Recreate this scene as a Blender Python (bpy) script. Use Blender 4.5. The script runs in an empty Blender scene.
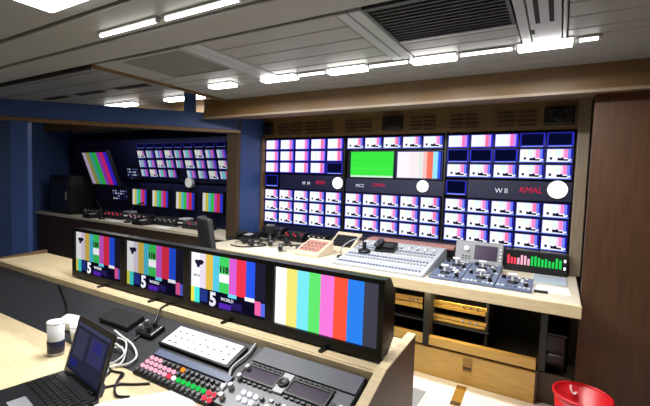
import bpy, math, random
from mathutils import Vector, Matrix
rng = random.Random(7)
S = bpy.context.scene
COL = S.collection

# ---------------------------------------------------------------- camera, world, exposure
cam_d = bpy.data.cameras.new('camera'); cam = bpy.data.objects.new('camera', cam_d); COL.objects.link(cam)
cam_d.sensor_width = 36.0; cam_d.lens = 396.27*36/650; cam_d.clip_start = .02
YAW, PITCH, ROLL = .531217, .0600328, .0328155
_f = Vector((-math.sin(YAW)*math.cos(PITCH), math.cos(YAW)*math.cos(PITCH), -math.sin(PITCH)))
_r = Vector((math.cos(YAW), math.sin(YAW), 0)); _u = _r.cross(_f)
_r2 = _r*math.cos(ROLL)+_u*math.sin(ROLL); _u2 = _u*math.cos(ROLL)-_r*math.sin(ROLL)
M3 = Matrix((_r2, _u2, -_f)).transposed()
cam.matrix_world = Matrix.Translation((0, 0, 1.4)) @ M3.to_4x4()
S.camera = cam
W = bpy.data.worlds.new('world'); S.world = W; W.use_nodes = True
W.node_tree.nodes['Background'].inputs[0].default_value = (.55, .6, .7, 1)
W.node_tree.nodes['Background'].inputs[1].default_value = .15
S.view_settings.view_transform = 'Standard'; S.view_settings.look = 'None'
S.view_settings.exposure = 0.0; S.view_settings.gamma = 1.0; S.view_settings.use_curve_mapping = False

def area(name, loc, sx, sy, power, color=(1, .985, .965), rot=(0, 0, 0), spread=math.pi):
    d = bpy.data.lights.new(name, 'AREA'); d.shape = 'RECTANGLE'; d.size = sx; d.size_y = sy
    d.energy = power; d.color = color; d.spread = spread
    o = bpy.data.objects.new(name, d); o.location = loc; o.rotation_euler = rot; COL.objects.link(o)
    return o

# ---------------------------------------------------------------- materials
def lin(c):
    c = c/255
    return c/12.92 if c <= .04045 else ((c+.055)/1.055)**2.4
def srgb(r, g, b): return (lin(r), lin(g), lin(b), 1)

def mat(name, rgb, rough=.5, metal=0, var=.12, scale=18, stretch=None, bump=0, spec=.5):
    m = bpy.data.materials.new(name); m.use_nodes = True
    nt = m.node_tree; b = nt.nodes['Principled BSDF']
    b.inputs['Roughness'].default_value = rough; b.inputs['Metallic'].default_value = metal
    b.inputs['Specular IOR Level'].default_value = spec
    tc = nt.nodes.new('ShaderNodeTexCoord'); mp = nt.nodes.new('ShaderNodeMapping')
    mp.inputs['Scale'].default_value = stretch or (1, 1, 1)
    nz = nt.nodes.new('ShaderNodeTexNoise'); nz.inputs['Scale'].default_value = scale; nz.inputs['Detail'].default_value = 5
    rp = nt.nodes.new('ShaderNodeValToRGB')
    c = srgb(*rgb)
    rp.color_ramp.elements[0].position = .3; rp.color_ramp.elements[1].position = .7
    rp.color_ramp.elements[0].color = tuple(x*(1-var) for x in c[:3])+(1,)
    rp.color_ramp.elements[1].color = tuple(min(1, x*(1+var)) for x in c[:3])+(1,)
    L = nt.links.new
    L(tc.outputs['Object'], mp.inputs[0]); L(mp.outputs[0], nz.inputs['Vector']); L(nz.outputs['Fac'], rp.inputs[0])
    L(rp.outputs[0], b.inputs['Base Color'])
    if bump:
        bp = nt.nodes.new('ShaderNodeBump'); bp.inputs['Strength'].default_value = bump; bp.inputs['Distance'].default_value = .004
        L(nz.outputs['Fac'], bp.inputs['Height']); L(bp.outputs[0], b.inputs['Normal'])
    return m
def glow(name, rgb, strength):
    m = bpy.data.materials.new(name); m.use_nodes = True; nt = m.node_tree
    nt.nodes.remove(nt.nodes['Principled BSDF']); e = nt.nodes.new('ShaderNodeEmission')
    e.inputs[0].default_value = srgb(*rgb); e.inputs[1].default_value = strength
    nt.links.new(e.outputs[0], nt.nodes['Material Output'].inputs[0]); return m
def screen_mat(name, strength):
    m = bpy.data.materials.new(name); m.use_nodes = True; nt = m.node_tree
    nt.nodes.remove(nt.nodes['Principled BSDF']); e = nt.nodes.new('ShaderNodeEmission')
    a = nt.nodes.new('ShaderNodeVertexColor'); a.layer_name = 'picture'
    e.inputs[1].default_value = strength
    nt.links.new(a.outputs[0], e.inputs[0]); nt.links.new(e.outputs[0], nt.nodes['Material Output'].inputs[0]); return m

M = dict(
 maple=mat('maple', (216, 197, 158), .38, var=.10, scale=9, stretch=(1, 9, 9)),
 worktop=mat('worktop_laminate', (218, 209, 188), .35, var=.05, scale=6, stretch=(1, 6, 6)),
 header=mat('header_wood', (104, 78, 42), .5, var=.14, scale=7, stretch=(.6, 8, 8)),
 strip=mat('tan_board', (116, 93, 56), .55, var=.1, scale=10, stretch=(1, 8, 8)),
 plinth=mat('plinth_wood', (196, 158, 84), .4, var=.12, scale=7, stretch=(1, 8, 8)),
 walnut=mat('walnut', (92, 70, 46), .45, var=.22, scale=8, stretch=(8, 1, 8)),
 brown=mat('brown_door', (74, 48, 28), .5, var=.18, scale=6, stretch=(8, 8, .7)),
 darkbrown=mat('dark_brown_front', (66, 50, 34), .55, var=.2, scale=7, stretch=(1, 8, 8)),
 tan=mat('tan_pillar', (132, 116, 96), .5, var=.1, scale=8, stretch=(8, 8, .8)),
 ceil=mat('ceiling_panel_paint', (142, 143, 142), .42, var=.04, scale=5),
 ceil2=mat('ceiling_frame_metal', (164, 167, 174), .4, var=.04, scale=5),
 groove=mat('ceiling_backing', (22, 21, 20), .8),
 ventgrey=mat('vent_grey', (120, 120, 120), .5),
 ventdark=mat('vent_dark', (72, 73, 78), .45, metal=.3),
 black=mat('black_plastic', (18, 18, 20), .38),
 bezel=mat('bezel_black', (9, 9, 10), .3, spec=.25),
 satin=mat('satin_black', (30, 31, 34), .3),
 bed=mat('charcoal_mat', (46, 48, 52), .42, var=.15, scale=40),
 blue=mat('blue_paint', (46, 70, 122), .5, var=.06, scale=4),
 floor=mat('pale_floor', (226, 222, 214), .4, var=.05, scale=14),
 wallgrey=mat('wall_grey', (150, 146, 138), .6, var=.05, scale=4),
 white=mat('white_plastic', (232, 232, 230), .35, var=.03),
 paper=mat('white_paper', (242, 242, 244), .7, var=.02),
 grey=mat('grey_plastic', (140, 143, 148), .4, var=.06),
 midgrey=mat('mid_grey_metal', (98, 102, 110), .35, var=.06),
 lgrey=mat('light_grey_plastic', (190, 192, 194), .4, var=.05),
 bluegrey=mat('blue_grey_panel', (92, 104, 130), .35, var=.08),
 mixer=mat('mixer_surface', (170, 174, 182), .4, var=.06),
 gold=mat('brass_panel', (222, 178, 92), .28, metal=.85, var=.12, scale=9, stretch=(1, 10, 10)),
 red=mat('red_plastic', (196, 20, 34), .32, var=.06),
 tape=mat('brown_tape', (150, 112, 46), .35, var=.16, scale=30),
 fabric=mat('black_fabric', (24, 25, 29), .75, var=.2, scale=90, bump=.2),
 chrome=mat('chrome', (190, 192, 196), .2, metal=1),
 navy=mat('navy_panel', (20, 24, 58), .45),
 amber=mat('tan_plastic', (206, 190, 166), .4, var=.04),
 pinkpad=mat('reddish_keypad', (168, 118, 108), .5, var=.15, scale=60),
 purple=mat('dark_purple_display', (62, 48, 72), .22, var=.15),
 clear=mat('film_blue', (196, 206, 226), .2, var=.05),
 led_red=glow('led_red', (255, 70, 90), 1.2), led_green=glow('led_green', (40, 220, 90), 1.0),
 led_white=glow('led_white', (250, 245, 255), 1.3), led_pink=glow('led_pink', (255, 186, 208), 1.1),
 led_orange=glow('led_orange', (255, 140, 40), 1.4),
 key=mat('dim_key', (92, 94, 98), .4),
 screen=screen_mat('screen_picture', 1.12), screenfar=screen_mat('screen_picture_far', .62), screendim=screen_mat('screen_picture_dim', .85),
 tube=glow('tube_light', (255, 253, 248), 6.0), tube2=glow('diffuser_light', (255, 253, 248), 9.0),
 clockface=glow('lit_clock_face', (255, 255, 255), 1.6),
 redtext=glow('red_digits', (226, 40, 84), .9), whitetext=glow('white_text', (240, 240, 255), 1.0),
 darktext=mat('black_print', (20, 20, 24), .6),
)

# ---------------------------------------------------------------- mesh building
class MB:
    def __init__(s): s.v = []; s.f = []; s.smooth = []
    def add(s, vs, fs, sm=False):
        n = len(s.v); s.v += [tuple(v) for v in vs]
        s.f += [tuple(i+n for i in f) for f in fs]; s.smooth += [sm]*len(fs); return s
    def box(s, x0, x1, y0, y1, z0, z1):
        return s.add([(x0,y0,z0),(x1,y0,z0),(x1,y1,z0),(x0,y1,z0),(x0,y0,z1),(x1,y0,z1),(x1,y1,z1),(x0,y1,z1)],
            [(0,3,2,1),(4,5,6,7),(0,1,5,4),(1,2,6,5),(2,3,7,6),(3,0,4,7)])
    def cbox(s, x0, x1, y0, y1, z0, z1, c):
        """box with a chamfered upper rim and corners"""
        def ring(x0, x1, y0, y1, z, c):
            return [(x0+c,y0,z),(x1-c,y0,z),(x1,y0+c,z),(x1,y1-c,z),(x1-c,y1,z),(x0+c,y1,z),(x0,y1-c,z),(x0,y0+c,z)]
        v = ring(x0,x1,y0,y1,z0,c)+ring(x0,x1,y0,y1,z1-c,c)+ring(x0+c*.7,x1-c*.7,y0+c*.7,y1-c*.7,z1,c)
        f = [tuple(range(7,-1,-1)), tuple(range(16,24))]
        for k in (0, 8):
            for i in range(8): j = (i+1)%8; f.append((k+i,k+j,k+8+j,k+8+i))
        return s.add(v, f)
    def cyl(s, p0, p1, r0, r1=None, n=14, cap=True):
        r1 = r0 if r1 is None else r1
        p0 = Vector(p0); p1 = Vector(p1); d = (p1-p0).normalized()
        a = d.orthogonal().normalized(); b = d.cross(a)
        vs = []
        for p, r in ((p0, r0), (p1, r1)):
            vs += [p+(a*math.cos(t)+b*math.sin(t))*r for t in [2*math.pi*i/n for i in range(n)]]
        s.add(vs, [(i,(i+1)%n,n+(i+1)%n,n+i) for i in range(n)], True)
        if cap: s.add(vs, [tuple(range(n-1,-1,-1)), tuple(range(n,2*n))])
        return s
    def tube(s, pts, r, n=7, sub=6):
        P = [Vector(p) for p in pts]; Q = []
        for i in range(len(P)-1):
            a = P[max(i-1,0)]; b = P[i]; c = P[i+1]; d = P[min(i+2,len(P)-1)]
            for k in range(sub):
                t = k/sub
                Q.append(.5*((2*b)+(c-a)*t+(2*a-5*b+4*c-d)*t*t+(3*b-a-3*c+d)*t**3))
        Q.append(P[-1]); vs = []; up = Vector((.13,.21,1)).normalized()
        for i, q in enumerate(Q):
            d = (Q[min(i+1,len(Q)-1)]-Q[max(i-1,0)]).normalized()
            a = d.cross(up)
            a = a.normalized() if a.length > 1e-4 else d.orthogonal().normalized()
            b = d.cross(a)
            vs += [q+(a*math.cos(2*math.pi*j/n)+b*math.sin(2*math.pi*j/n))*r for j in range(n)]
        fs = [(i*n+j,i*n+(j+1)%n,(i+1)*n+(j+1)%n,(i+1)*n+j) for i in range(len(Q)-1) for j in range(n)]
        s.add(vs, fs, True); s.add(vs[:n], [tuple(range(n-1,-1,-1))]); s.add(vs[-n:], [tuple(range(n))]); return s
    def lathe(s, prof, c=(0,0,0), n=28):
        vs = []
        for r, z in prof: vs += [(c[0]+r*math.cos(2*math.pi*i/n), c[1]+r*math.sin(2*math.pi*i/n), c[2]+z) for i in range(n)]
        return s.add(vs, [(k*n+i,k*n+(i+1)%n,(k+1)*n+(i+1)%n,(k+1)*n+i) for k in range(len(prof)-1) for i in range(n)], True)
    def prism(s, poly, axis, a, b):
        """extrude a 2D outline; axis 'x': outline is (y,z); 'y': (x,z); 'z': (x,y)"""
        def mk(p, t): return {'x':(t,p[0],p[1]),'y':(p[0],t,p[1]),'z':(p[0],p[1],t)}[axis]
        n = len(poly); vs = [mk(p,a) for p in poly]+[mk(p,b) for p in poly]
        return s.add(vs, [tuple(range(n-1,-1,-1)), tuple(range(n,2*n))]+[(i,(i+1)%n,n+(i+1)%n,n+i) for i in range(n)])
    def grid(s, fn, nu, nv, thick=None):
        vs = [fn(i/nu, j/nv) for j in range(nv+1) for i in range(nu+1)]
        fs = [(j*(nu+1)+i,j*(nu+1)+i+1,(j+1)*(nu+1)+i+1,(j+1)*(nu+1)+i) for j in range(nv) for i in range(nu)]
        return s.add(vs, fs, True)
    def frame(s, w, h, b, y0, y1, bb=None, bt=None):
        """upright rectangular ring centred on x, resting on z=0, seen along y"""
        bb = b if bb is None else bb; bt = b if bt is None else bt
        s.box(-w/2, -w/2+b, y0, y1, 0, h); s.box(w/2-b, w/2, y0, y1, 0, h)
        s.box(-w/2+b, w/2-b, y0, y1, 0, bb); s.box(-w/2+b, w/2-b, y0, y1, h-bt, h); return s
    def mesh(s, name, m):
        me = bpy.data.meshes.new(name); me.from_pydata(s.v, [], s.f)
        me.polygons.foreach_set('use_smooth', s.smooth); me.materials.append(m); me.update(); 
        import bmesh
        bm = bmesh.new(); bm.from_mesh(me); bmesh.ops.recalc_face_normals(bm, faces=bm.faces[:]); bm.to_mesh(me); bm.free()
        return me

def link(name, me, parent=None, loc=None, rot=None):
    o = bpy.data.objects.new(name, me); COL.objects.link(o)
    if parent is not None: o.parent = parent
    if loc is not None: o.location = loc
    if rot is not None: o.rotation_euler = rot
    return o
def part(name, mb, m, parent, label=None, loc=None, rot=None, stuff=False, bev=0):
    o = link(name, mb.mesh(name, M[m]) if isinstance(mb, MB) else mb, parent, loc, rot)
    if label: o['label'] = label
    if stuff: o['kind'] = 'stuff'
    if bev: bevel(o, bev)
    return o
def bevel(o, w, seg=2):
    b = o.modifiers.new('bevel', 'BEVEL'); b.width = w; b.segments = seg; b.limit_method = 'ANGLE'; b.angle_limit = .6
def thing(name, label, cat, loc=(0,0,0), rot=(0,0,0), group=None):
    o = bpy.data.objects.new(name, None); COL.objects.link(o); o.location = loc; o.rotation_euler = rot
    o.empty_display_size = .05
    return tag(o, label, cat, group)
def tag(o, label, cat, group=None):
    o['label'] = label; o['category'] = cat
    if group: o['group'] = group
    return o
def struct(name, mb, m, label=None, cat=None, bev=0):
    o = part(name, mb, m, None, bev=bev); o['kind'] = 'structure'
    if label: o['label'] = label
    if cat: o['category'] = cat
    return o
def copy_tree(o, parent=None):
    c = o.copy(); COL.objects.link(c)
    if parent is not None: c.parent = parent
    for ch in list(o.children): copy_tree(ch, c)
    return c

def picture(name, w, h, items, m='screen'):
    """flat screen picture: coloured cells; items are (x0,y0,x1,y1,rgb) or ([(x,y)..],rgb) in 0..1, later ones on top, each a hair in front"""
    vs, fs, cols = [], [], []
    for k, it in enumerate(items):
        poly = [(it[0],it[1]),(it[2],it[1]),(it[2],it[3]),(it[0],it[3])] if len(it) == 5 else it[0]
        n = len(vs); vs += [((x-.5)*w, -.00006*k, y*h) for x, y in poly]; fs.append(tuple(range(n, n+len(poly)))); cols.append(srgb(*it[-1]))
    me = bpy.data.meshes.new(name); me.from_pydata(vs, [], fs); me.materials.append(M[m])
    ca = me.color_attributes.new('picture', 'FLOAT_COLOR', 'CORNER')
    for p in me.polygons:
        for li in p.loop_indices: ca.data[li].color = cols[p.index]
    return me
def text_mesh(body, size, m, depth=.0006, align='LEFT', shear=0, bold=0):
    c = bpy.data.curves.new('lettering', 'FONT'); c.body = body; c.size = size; c.extrude = depth; c.align_x = align; c.shear = shear; c.offset = bold
    c.resolution_u = 2
    o = bpy.data.objects.new('lettering', c); COL.objects.link(o)
    dg = bpy.context.evaluated_depsgraph_get(); me = bpy.data.meshes.new_from_object(o.evaluated_get(dg))
    bpy.data.objects.remove(o); me.materials.clear(); me.materials.append(M[m]); return me
UP = (math.pi/2, 0, 0)       # stands lettering up, facing -y

ORD = ['first', 'second', 'third', 'fourth', 'fifth', 'sixth', 'seventh', 'eighth']

# ================================================================ SETTING
floor = struct('floor', MB().box(-7.1, .8, -1.2, 3.7, -.1, 0), 'floor')
struct('wall_back', MB().box(-7.1, .8, 3.62, 3.72, 0, 2.5), 'wallgrey')
struct('wall_right', MB().box(.62, .8, -1.2, 3.62, 0, 2.5), 'brown')
struct('wall_front', MB().box(-7.1, .8, -1.3, -1.2, 0, 2.5), 'wallgrey')
struct('wall_left', MB().box(-7.2, -7.1, -1.3, 3.72, 0, 2.5), 'blue')
# ceiling: dark backing with metal planks below it; grooves stay open between the planks
CE = struct('ceiling', MB().box(-7.1, .8, -1.2, 1.49, 2.14, 2.5).box(-2.68, .8, 1.49, 3.62, 2.14, 2.5).box(-7.1, -2.68, 1.49, 3.62, 2.30, 2.5), 'groove')
def plank(x0, x1, y0, y1, z=2.1, m='ceil', name='ceiling_plank', t=.04):
    o = part(name, MB().box(x0, x1, y0, y1, z, z+t), m, CE); bevel(o, .004, 1); return o
g = .006
ys = [-1.2, -.9, -.6, -.3, -.02, .24, .49, .74, .988, 1.237, 1.466]
for a, b in zip(ys[:-1], ys[1:]): plank(-7.1, .62, a+(.014 if a > .9 else g), b-(.014 if b > .9 else g), 2.085)
yr = [1.505, 1.64, 1.80, 1.95, 2.10, 2.20]
for x0, x1 in ((-1.70, -.87), (-.005, .62)):
    for a, b in zip(yr[:-1], yr[1:]): plank(x0, x1, a+.004, b-.004)
for a, b in zip((2.20, 2.31, 2.44, 2.56), (2.31, 2.44, 2.56, 2.72)): plank(-2.68, .62, a+.003, b-.003)
for a, b in ((1.97, 2.08), (2.08, 2.20)):
    plank(-2.68, -1.86, a+.003, b-.003); plank(-.74, -.20, a+.003, b-.003)
plank(-.74, -.20, 1.935, 1.967, 2.1, 'ceil2'); plank(-2.68, -2.45, 1.505, 1.967)
# pale cross members
for x0, x1 in ((-1.855, -1.78), (-1.775, -1.705), (-.865, -.81), (-.805, -.745), (-.195, -.155), (-.15, -.03), (-.025, -.01)):
    plank(x0, x1, 1.505, 2.195, 2.095, 'ceil2', 'ceiling_cross_member')
for x in (-.118, -.066):
    part('slot', MB().box(x-.009, x+.009, 1.55, 1.95, 2.0945, 2.0955), 'groove', CE)
part('slot', MB().box(-.15, -.135, 2.02, 2.08, 2.0945, 2.0955), 'groove', CE)
# ceiling of the far compartment, a little higher
for i in range(9):
    a = 1.5+i*.235; plank(-7.1, -2.70, a+.006, a+.229, 2.26)
for x in (-5.2, -4.5, -3.75):
    part('slot', MB().box(x-.26, x+.26, 2.44, 2.52, 2.2575, 2.2605), 'groove', CE)
struct('trim_1', MB().box(-2.70, -2.68, 1.49, 2.72, 2.08, 2.27), 'header')
struct('trim_2', MB().box(-7.1, -2.70, 1.475, 1.495, 2.07, 2.27), 'groove')

# wooden header over the monitor wall
h = MB().prism([(2.72, 2.12), (2.72, 1.955), (2.75, 1.94), (3.50, 2.045), (3.62, 2.06), (3.62, 2.12)], 'x', -2.98, .62)
struct('trim_3', h, 'header')
struct('trim_4', MB().box(-2.98, .62, 2.705, 2.722, 1.938, 1.955), 'tan')
struct('trim_5', MB().box(-7.1, -2.98, 3.2, 3.3, 2.02, 2.26), 'header')
# tan board with loudspeakers and louvres above the monitors
STRIP = struct('trim_6', MB().box(-2.98, .16, 3.50, 3.56, 1.835, 2.06), 'strip')
for x0, x1 in ((-2.68, -2.36), (-2.32, -1.98), (-1.86, -1.56), (-1.20, -.95), (-.84, -.60), (-.47, -.17)):
    for r in range(4):
        for k in range(2):
            w2 = (x1-x0)/2
            part('louvre', MB().box(x0+k*w2+.01, x0+(k+1)*w2-.012, 3.492, 3.502, 1.868+r*.034, 1.868+r*.034+.015), 'darkbrown', STRIP)
# partition between the two compartments, blue with a wooden end
struct('wall_partition', MB().box(-2.98, -2.865, 3.10, 3.62, 0, 2.26), 'blue')
struct('trim_7', MB().box(-3.0, -2.85, 3.055, 3.10, .75, 2.06), 'darkbrown', bev=.006)
struct('trim_16', MB().box(-2.866, -2.846, 3.44, 3.50, .75, 1.84), 'header', bev=.004)
struct('trim_8', MB().box(.095, .17, 3.40, 3.62, .75, 2.06), 'tan', bev=.006)
struct('wall_cabinet', MB().box(.155, .62, 2.86, 2.92, 0, 2.06), 'brown')
# slanting blue beam across the opening to the far compartment
d = Vector((-1.225, -1.192, 0)).normalized(); nn = Vector((-d.y, d.x, 0))
def beam(name, a, b, z0, z1, t, m):
    p0 = Vector((-2.875, 3.09, 0))+d*a; p1 = Vector((-2.875, 3.09, 0))+d*b
    return struct(name, MB().prism([(q.x, q.y) for q in (p0, p1, p1+nn*t, p0+nn*t)], 'z', z0, z1), m, bev=.004)
beam('trim_9', 0, 2.6, 1.865, 2.02, .08, 'blue')
beam('trim_10', -.02, 2.6, 1.835, 1.865, .09, 'header')
beam('trim_11', .42, .53, 2.02, 2.26, .08, 'blue')
beam('trim_12', 1.86, 2.0, 0, 1.835, .08, 'blue')

# ================================================================ CEILING LIGHTS AND VENTS
LP = .95
def block_light(x0, x1, label, y=2.228, power=LP*14):
    t = thing('ceiling_light', label, 'light', ((x0+x1)/2, y, 2.1), group='lamps along the ceiling')
    w = (x1-x0)/2
    part('housing', MB().box(-w, w, -.04, .04, -.008, 0), 'lgrey', t, bev=.003)
    part('diffuser', MB().cbox(-w+.004, w-.004, -.037, .037, -.028, -.008, .007), 'tube2', t)
    l = area('lamp_glow', (0, 0, -.06), 2*w, .07, power); l.parent = t
    return t
names = ['leftmost bright block lamp of the rear ceiling row', 'second bright block lamp from the left in rear ceiling row', 'middle bright block lamp of the rear ceiling row',
         'second bright block lamp from the right in rear row', 'rightmost bright block lamp of the rear ceiling row, above the header']
for (x0, x1), nm in zip(((-2.37, -2.12), (-1.855, -1.562), (-1.314, -1.044), (-.765, -.516), (-.221, .02)), names): block_light(x0, x1, nm)
def tube_light(x0, x1, y, label, power=0, r=.007, z=2.1):
    t = thing('tube_lamp', label, 'light', ((x0+x1)/2, y, z), group='slim tubes on the ceiling'); w = (x1-x0)/2
    part('batten', MB().box(-w, w, -.014, .014, -.009, 0), 'ceil', t)
    part('tube', MB().cyl((-w+.012, 0, -.016), (w-.012, 0, -.016), r), 'tube', t)
    part('end_cap', MB().cyl((-w, 0, -.016), (-w+.014, 0, -.016), r*1.15), 'lgrey', t)
    part('end_cap', MB().cyl((w-.014, 0, -.016), (w, 0, -.016), r*1.15), 'lgrey', t)
    if power: l = area('lamp_glow', (0, 0, -.05), 2*w, .04, power); l.parent = t
tube_light(-1.555, -1.322, 2.222, 'slim tube lamp between the second and middle block lamps')
tube_light(-1.036, -.773, 2.222, 'slim tube lamp between the middle and fourth block lamps')
tube_light(-.508, -.229, 2.222, 'slim tube lamp between the fourth and rightmost block lamps')
tube_light(.028, .13, 2.222, 'short slim tube lamp right of the rightmost block lamp')
tube_light(-2.0, -1.55, 1.150, 'left tube of the pair on the near ceiling panel', LP*14, .008, 2.085)
tube_light(-1.52, -1.07, 1.155, 'right tube of the pair on the near ceiling panel', LP*14, .008, 2.085)
t = thing('ceiling_light', 'broad white ceiling diffuser at the top left, nearest the camera', 'light', (-1.66, .80, 2.085), group='lamps along the ceiling')
part('housing', MB().box(-.23, .23, -.085, .085, -.008, 0), 'lgrey', t); part('diffuser', MB().cbox(-.22, .22, -.08, .08, -.025, -.008, .008), 'tube2', t)
l = area('lamp_glow', (0, 0, -.05), .3, .1, LP*10); l.parent = t
for x, y, lb in ((-4.75, 3.0, 'left white strip lamp on the far compartment ceiling'), (-3.6, 3.0, 'right white strip lamp on the far compartment ceiling behind the post')):
    t = thing('ceiling_light', lb, 'light', (x, y, 2.26), group='lamps along the ceiling')
    part('housing', MB().box(-.3, .3, -.05, .05, -.014, 0), 'lgrey', t); part('diffuser', MB().cbox(-.29, .29, -.045, .045, -.04, -.014, .008), 'tube2', t)
    l = area('lamp_glow', (0, 0, -.06), .5, .07, LP*7); l.parent = t

t = thing('air_grille', 'large dark mesh air grille in the ceiling, framed in pale metal', 'vent', (-.4725, 1.7175, 2.1))
part('backing', MB().box(-.262, .262, -.205, .205, .02, .03), 'groove', t)
fr = MB().box(-.27,.27,-.2125,-.196,-.004,.03).box(-.27,.27,.196,.2125,-.004,.03).box(-.27,-.256,-.196,.196,-.004,.03).box(.256,.27,-.196,.196,-.004,.03)
part('frame', fr, 'ventdark', t)
sl = MB().box(-.256, .256, -.0035, .0035, 0, .016).mesh('slat', M['ventdark'])
for i in range(12): part('slat', sl, None, t, loc=(0, -.18+i*.0327, .001))
mb = MB()
for i in range(72):
    x = -.25+i*.007; s2 = .0035 if i % 2 else -.0035
    mb.add([(x-.0009+s2, -.196, .010), (x+.0009+s2, -.196, .010), (x+.0009-s2, .196, .010), (x-.0009-s2, .196, .010), (x-.0009+s2, -.196, .013), (x+.0009+s2, -.196, .013), (x+.0009-s2, .196, .013), (x-.0009-s2, .196, .013)],
           [(0,3,2,1),(4,5,6,7),(0,1,5,4),(1,2,6,5),(2,3,7,6),(3,0,4,7)])
part('mesh_wires', mb, 'ventgrey', t, stuff=True)
t = thing('ceiling_vent', 'grey slatted ceiling vent left of the plain ceiling planks', 'vent', (-2.155, 1.735, 2.1))
part('backing', MB().box(-.285, .29, -.225, .225, .024, .034), 'groove', t)
fr = MB().box(-.295,.295,-.23,-.205,-.004,.03).box(-.295,.295,.205,.23,-.004,.03).box(-.295,-.27,-.205,.205,-.004,.03).box(.27,.295,-.205,.205,-.004,.03)
part('frame', fr, 'ceil', t)
sl = MB().box(-.27, .27, -.0075, .0075, 0, .01).mesh('slat', M['ventgrey'])
for i in range(20): part('slat', sl, None, t, loc=(0, -.195+i*.0205, .002))

# ================================================================ LOUDSPEAKERS ABOVE THE MONITORS
for x, lb in ((-2.845, 'dark square loudspeaker at the left end of the tan board'), (-1.355, 'dark square loudspeaker in the middle of the tan board'), (-.03, 'dark square loudspeaker at the right end of the tan board')):
    t = thing('wall_speaker', lb, 'speaker', (x, 3.5, 1.865), group='loudspeakers above the monitors')
    part('housing', MB().box(-.10, .10, -.03, 0, 0, .135), 'black', t, bev=.012)
    part('grille', MB().box(-.086, .086, -.036, -.03, .012, .123), 'satin', t, bev=.005)
    part('cone', MB().cyl((0, -.036, .067), (0, -.042, .067), .045, .03, 20), 'black', t)

# ================================================================ MONITOR WALL
struct('wall_monitor_backing', MB().box(-2.865, .095, 3.545, 3.60, .75, 1.84), 'groove')
def bars_pic(w, h, seed, m='screen'):
    r = random.Random(seed); it = [(0, 0, 1, 1, (30, 30, 190)), (.02, .05, .95, .95, (70, 70, 230))]
    xs = [.03, .16, .28, .40, .52, .66, .80, .90]; cs = [(255,255,255), (252,252,236), (230,252,252), (236,255,240), (250,226,248), r.choice([(246,120,190), (255,110,150), (232,120,240)]), r.choice([(150,110,250), (190,140,250), (120,120,250)])]
    for a, b, c in zip(xs[:-1], xs[1:], cs): it.append((a, .08, b, .96, c))
    return picture('screen', w, h, it, m)
def card_pic(w, h, seed, m='screen'):
    r = random.Random(seed); j = lambda s=.03: r.uniform(-s, s)
    it = [(0, 0, 1, 1, (28, 26, 170)), (.0, .03, 1, .14, (120, 150, 250)), (.03, .08, .86, .96, (250, 252, 255))]
    it += [(.03, .5, .2, .96, (255,255,250)), (.2, .5, .34, .96, (248,250,232)), (.34, .5, .48, .96, (226,250,246)), (.48, .45, .58, .96, (232,252,236))]
    p = r.choice([(248,140,200), (250,120,170), (226,150,240)])
    it += [(.58, .32, .72+j(), .96, (246,214,240)), (.68+j(.02), .34, .82, .96, p), (.82, .3, .93, .96, (110,130,245)), (.93, .1, 1, .96, (30,26,170))]
    x = .16+j(); it += [(x, .22, x+.1, .4, (36,30,70))]
    x = .42+j(); it += [([(x, .16), (x+.42, .13), (x+.40, .27), (x+.25, .26), (x+.2, .40), (x+.1, .33), (x, .36)], (24,18,52))]
    it += [([(.8, .1), (.97, .16), (.95, .3), (.86, .22)], (240,240,255))]
    return picture('screen', w, h, it, m)
def tint_pic(w, h, seed, m='screen'):
    r = random.Random(seed+40); it = [(0, 0, 1, 1, (40, 36, 150)), (.02, .04, .96, .96, (90, 70, 190))]
    cs = [(240,244,255), r.choice([(220,236,250), (180,200,236)]), r.choice([(110,220,235), (150,190,245)]), r.choice([(120,225,190), (130,140,235)]), r.choice([(220,130,230), (190,110,220)]), r.choice([(235,110,170), (150,90,220)]), (80,70,220)]
    for i, c in enumerate(cs): it.append((.03+i*.13, .08, .03+(i+1)*.13, .95, c))
    return picture('screen', w, h, it, m)
def off_pic(w, h, m='screen'): return picture('screen', w, h, [(0, 0, 1, 1, (40, 44, 190)), (.05, .12, .93, .95, (8, 10, 40)), (.06, .02, .94, .07, (150, 170, 255))], m)
FR = {}
def small_frame(w, h):
    k = (round(w, 4), round(h, 4))
    if k not in FR:
        FR[k] = MB().frame(w, h, .0035, -.006, .035).box(-w/2+.003, w/2-.003, .006, .034, .003, h-.003).mesh('frame', M['black'])
    return FR[k]
PIC = {}
def pics(kind, w, h, seed, m='screen'):
    k = (kind, round(w, 4), round(h, 4), seed, m)
    if k not in PIC: PIC[k] = {'bars': bars_pic, 'tint': tint_pic, 'card': card_pic}[kind](w, h, seed, m) if kind != 'off' else off_pic(w, h, m)
    return PIC[k]
def monitor(x0, x1, z0, z1, kind, label, group, y=3.5, lean=0, seed=0, m='screen', name='small_monitor'):
    w, h = x1-x0, z1-z0
    t = thing(name, label, 'monitor', ((x0+x1)/2, y, z0), (lean, 0, 0), group)
    part('frame', small_frame(w, h), None, t)
    part('screen', pics(kind, w-.008, h-.008, seed, m), None, t, loc=(0, -.001, .004))
    return t
rows = {1: (1.700, 1.815), 2: (1.578, 1.693), 3: (1.452, 1.571), 5: (1.155, 1.274), 6: (1.030, 1.149), 7: (.902, 1.024)}
rown = {1: 'top row', 2: 'second row', 3: 'third row', 5: 'third row from the bottom', 6: 'second row from the bottom', 7: 'bottom row'}
banks = {'left': (-2.846, .1975), 'middle': (-1.828, .1895), 'right': (-.850, .1865)}
coln = ['first column', 'second column', 'third column', 'fourth column', 'fifth column']
kw = {'bars': 'small monitor with pale colour bars', 'card': 'small monitor with bright test card', 'off': 'dark blue small monitor'}
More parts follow.
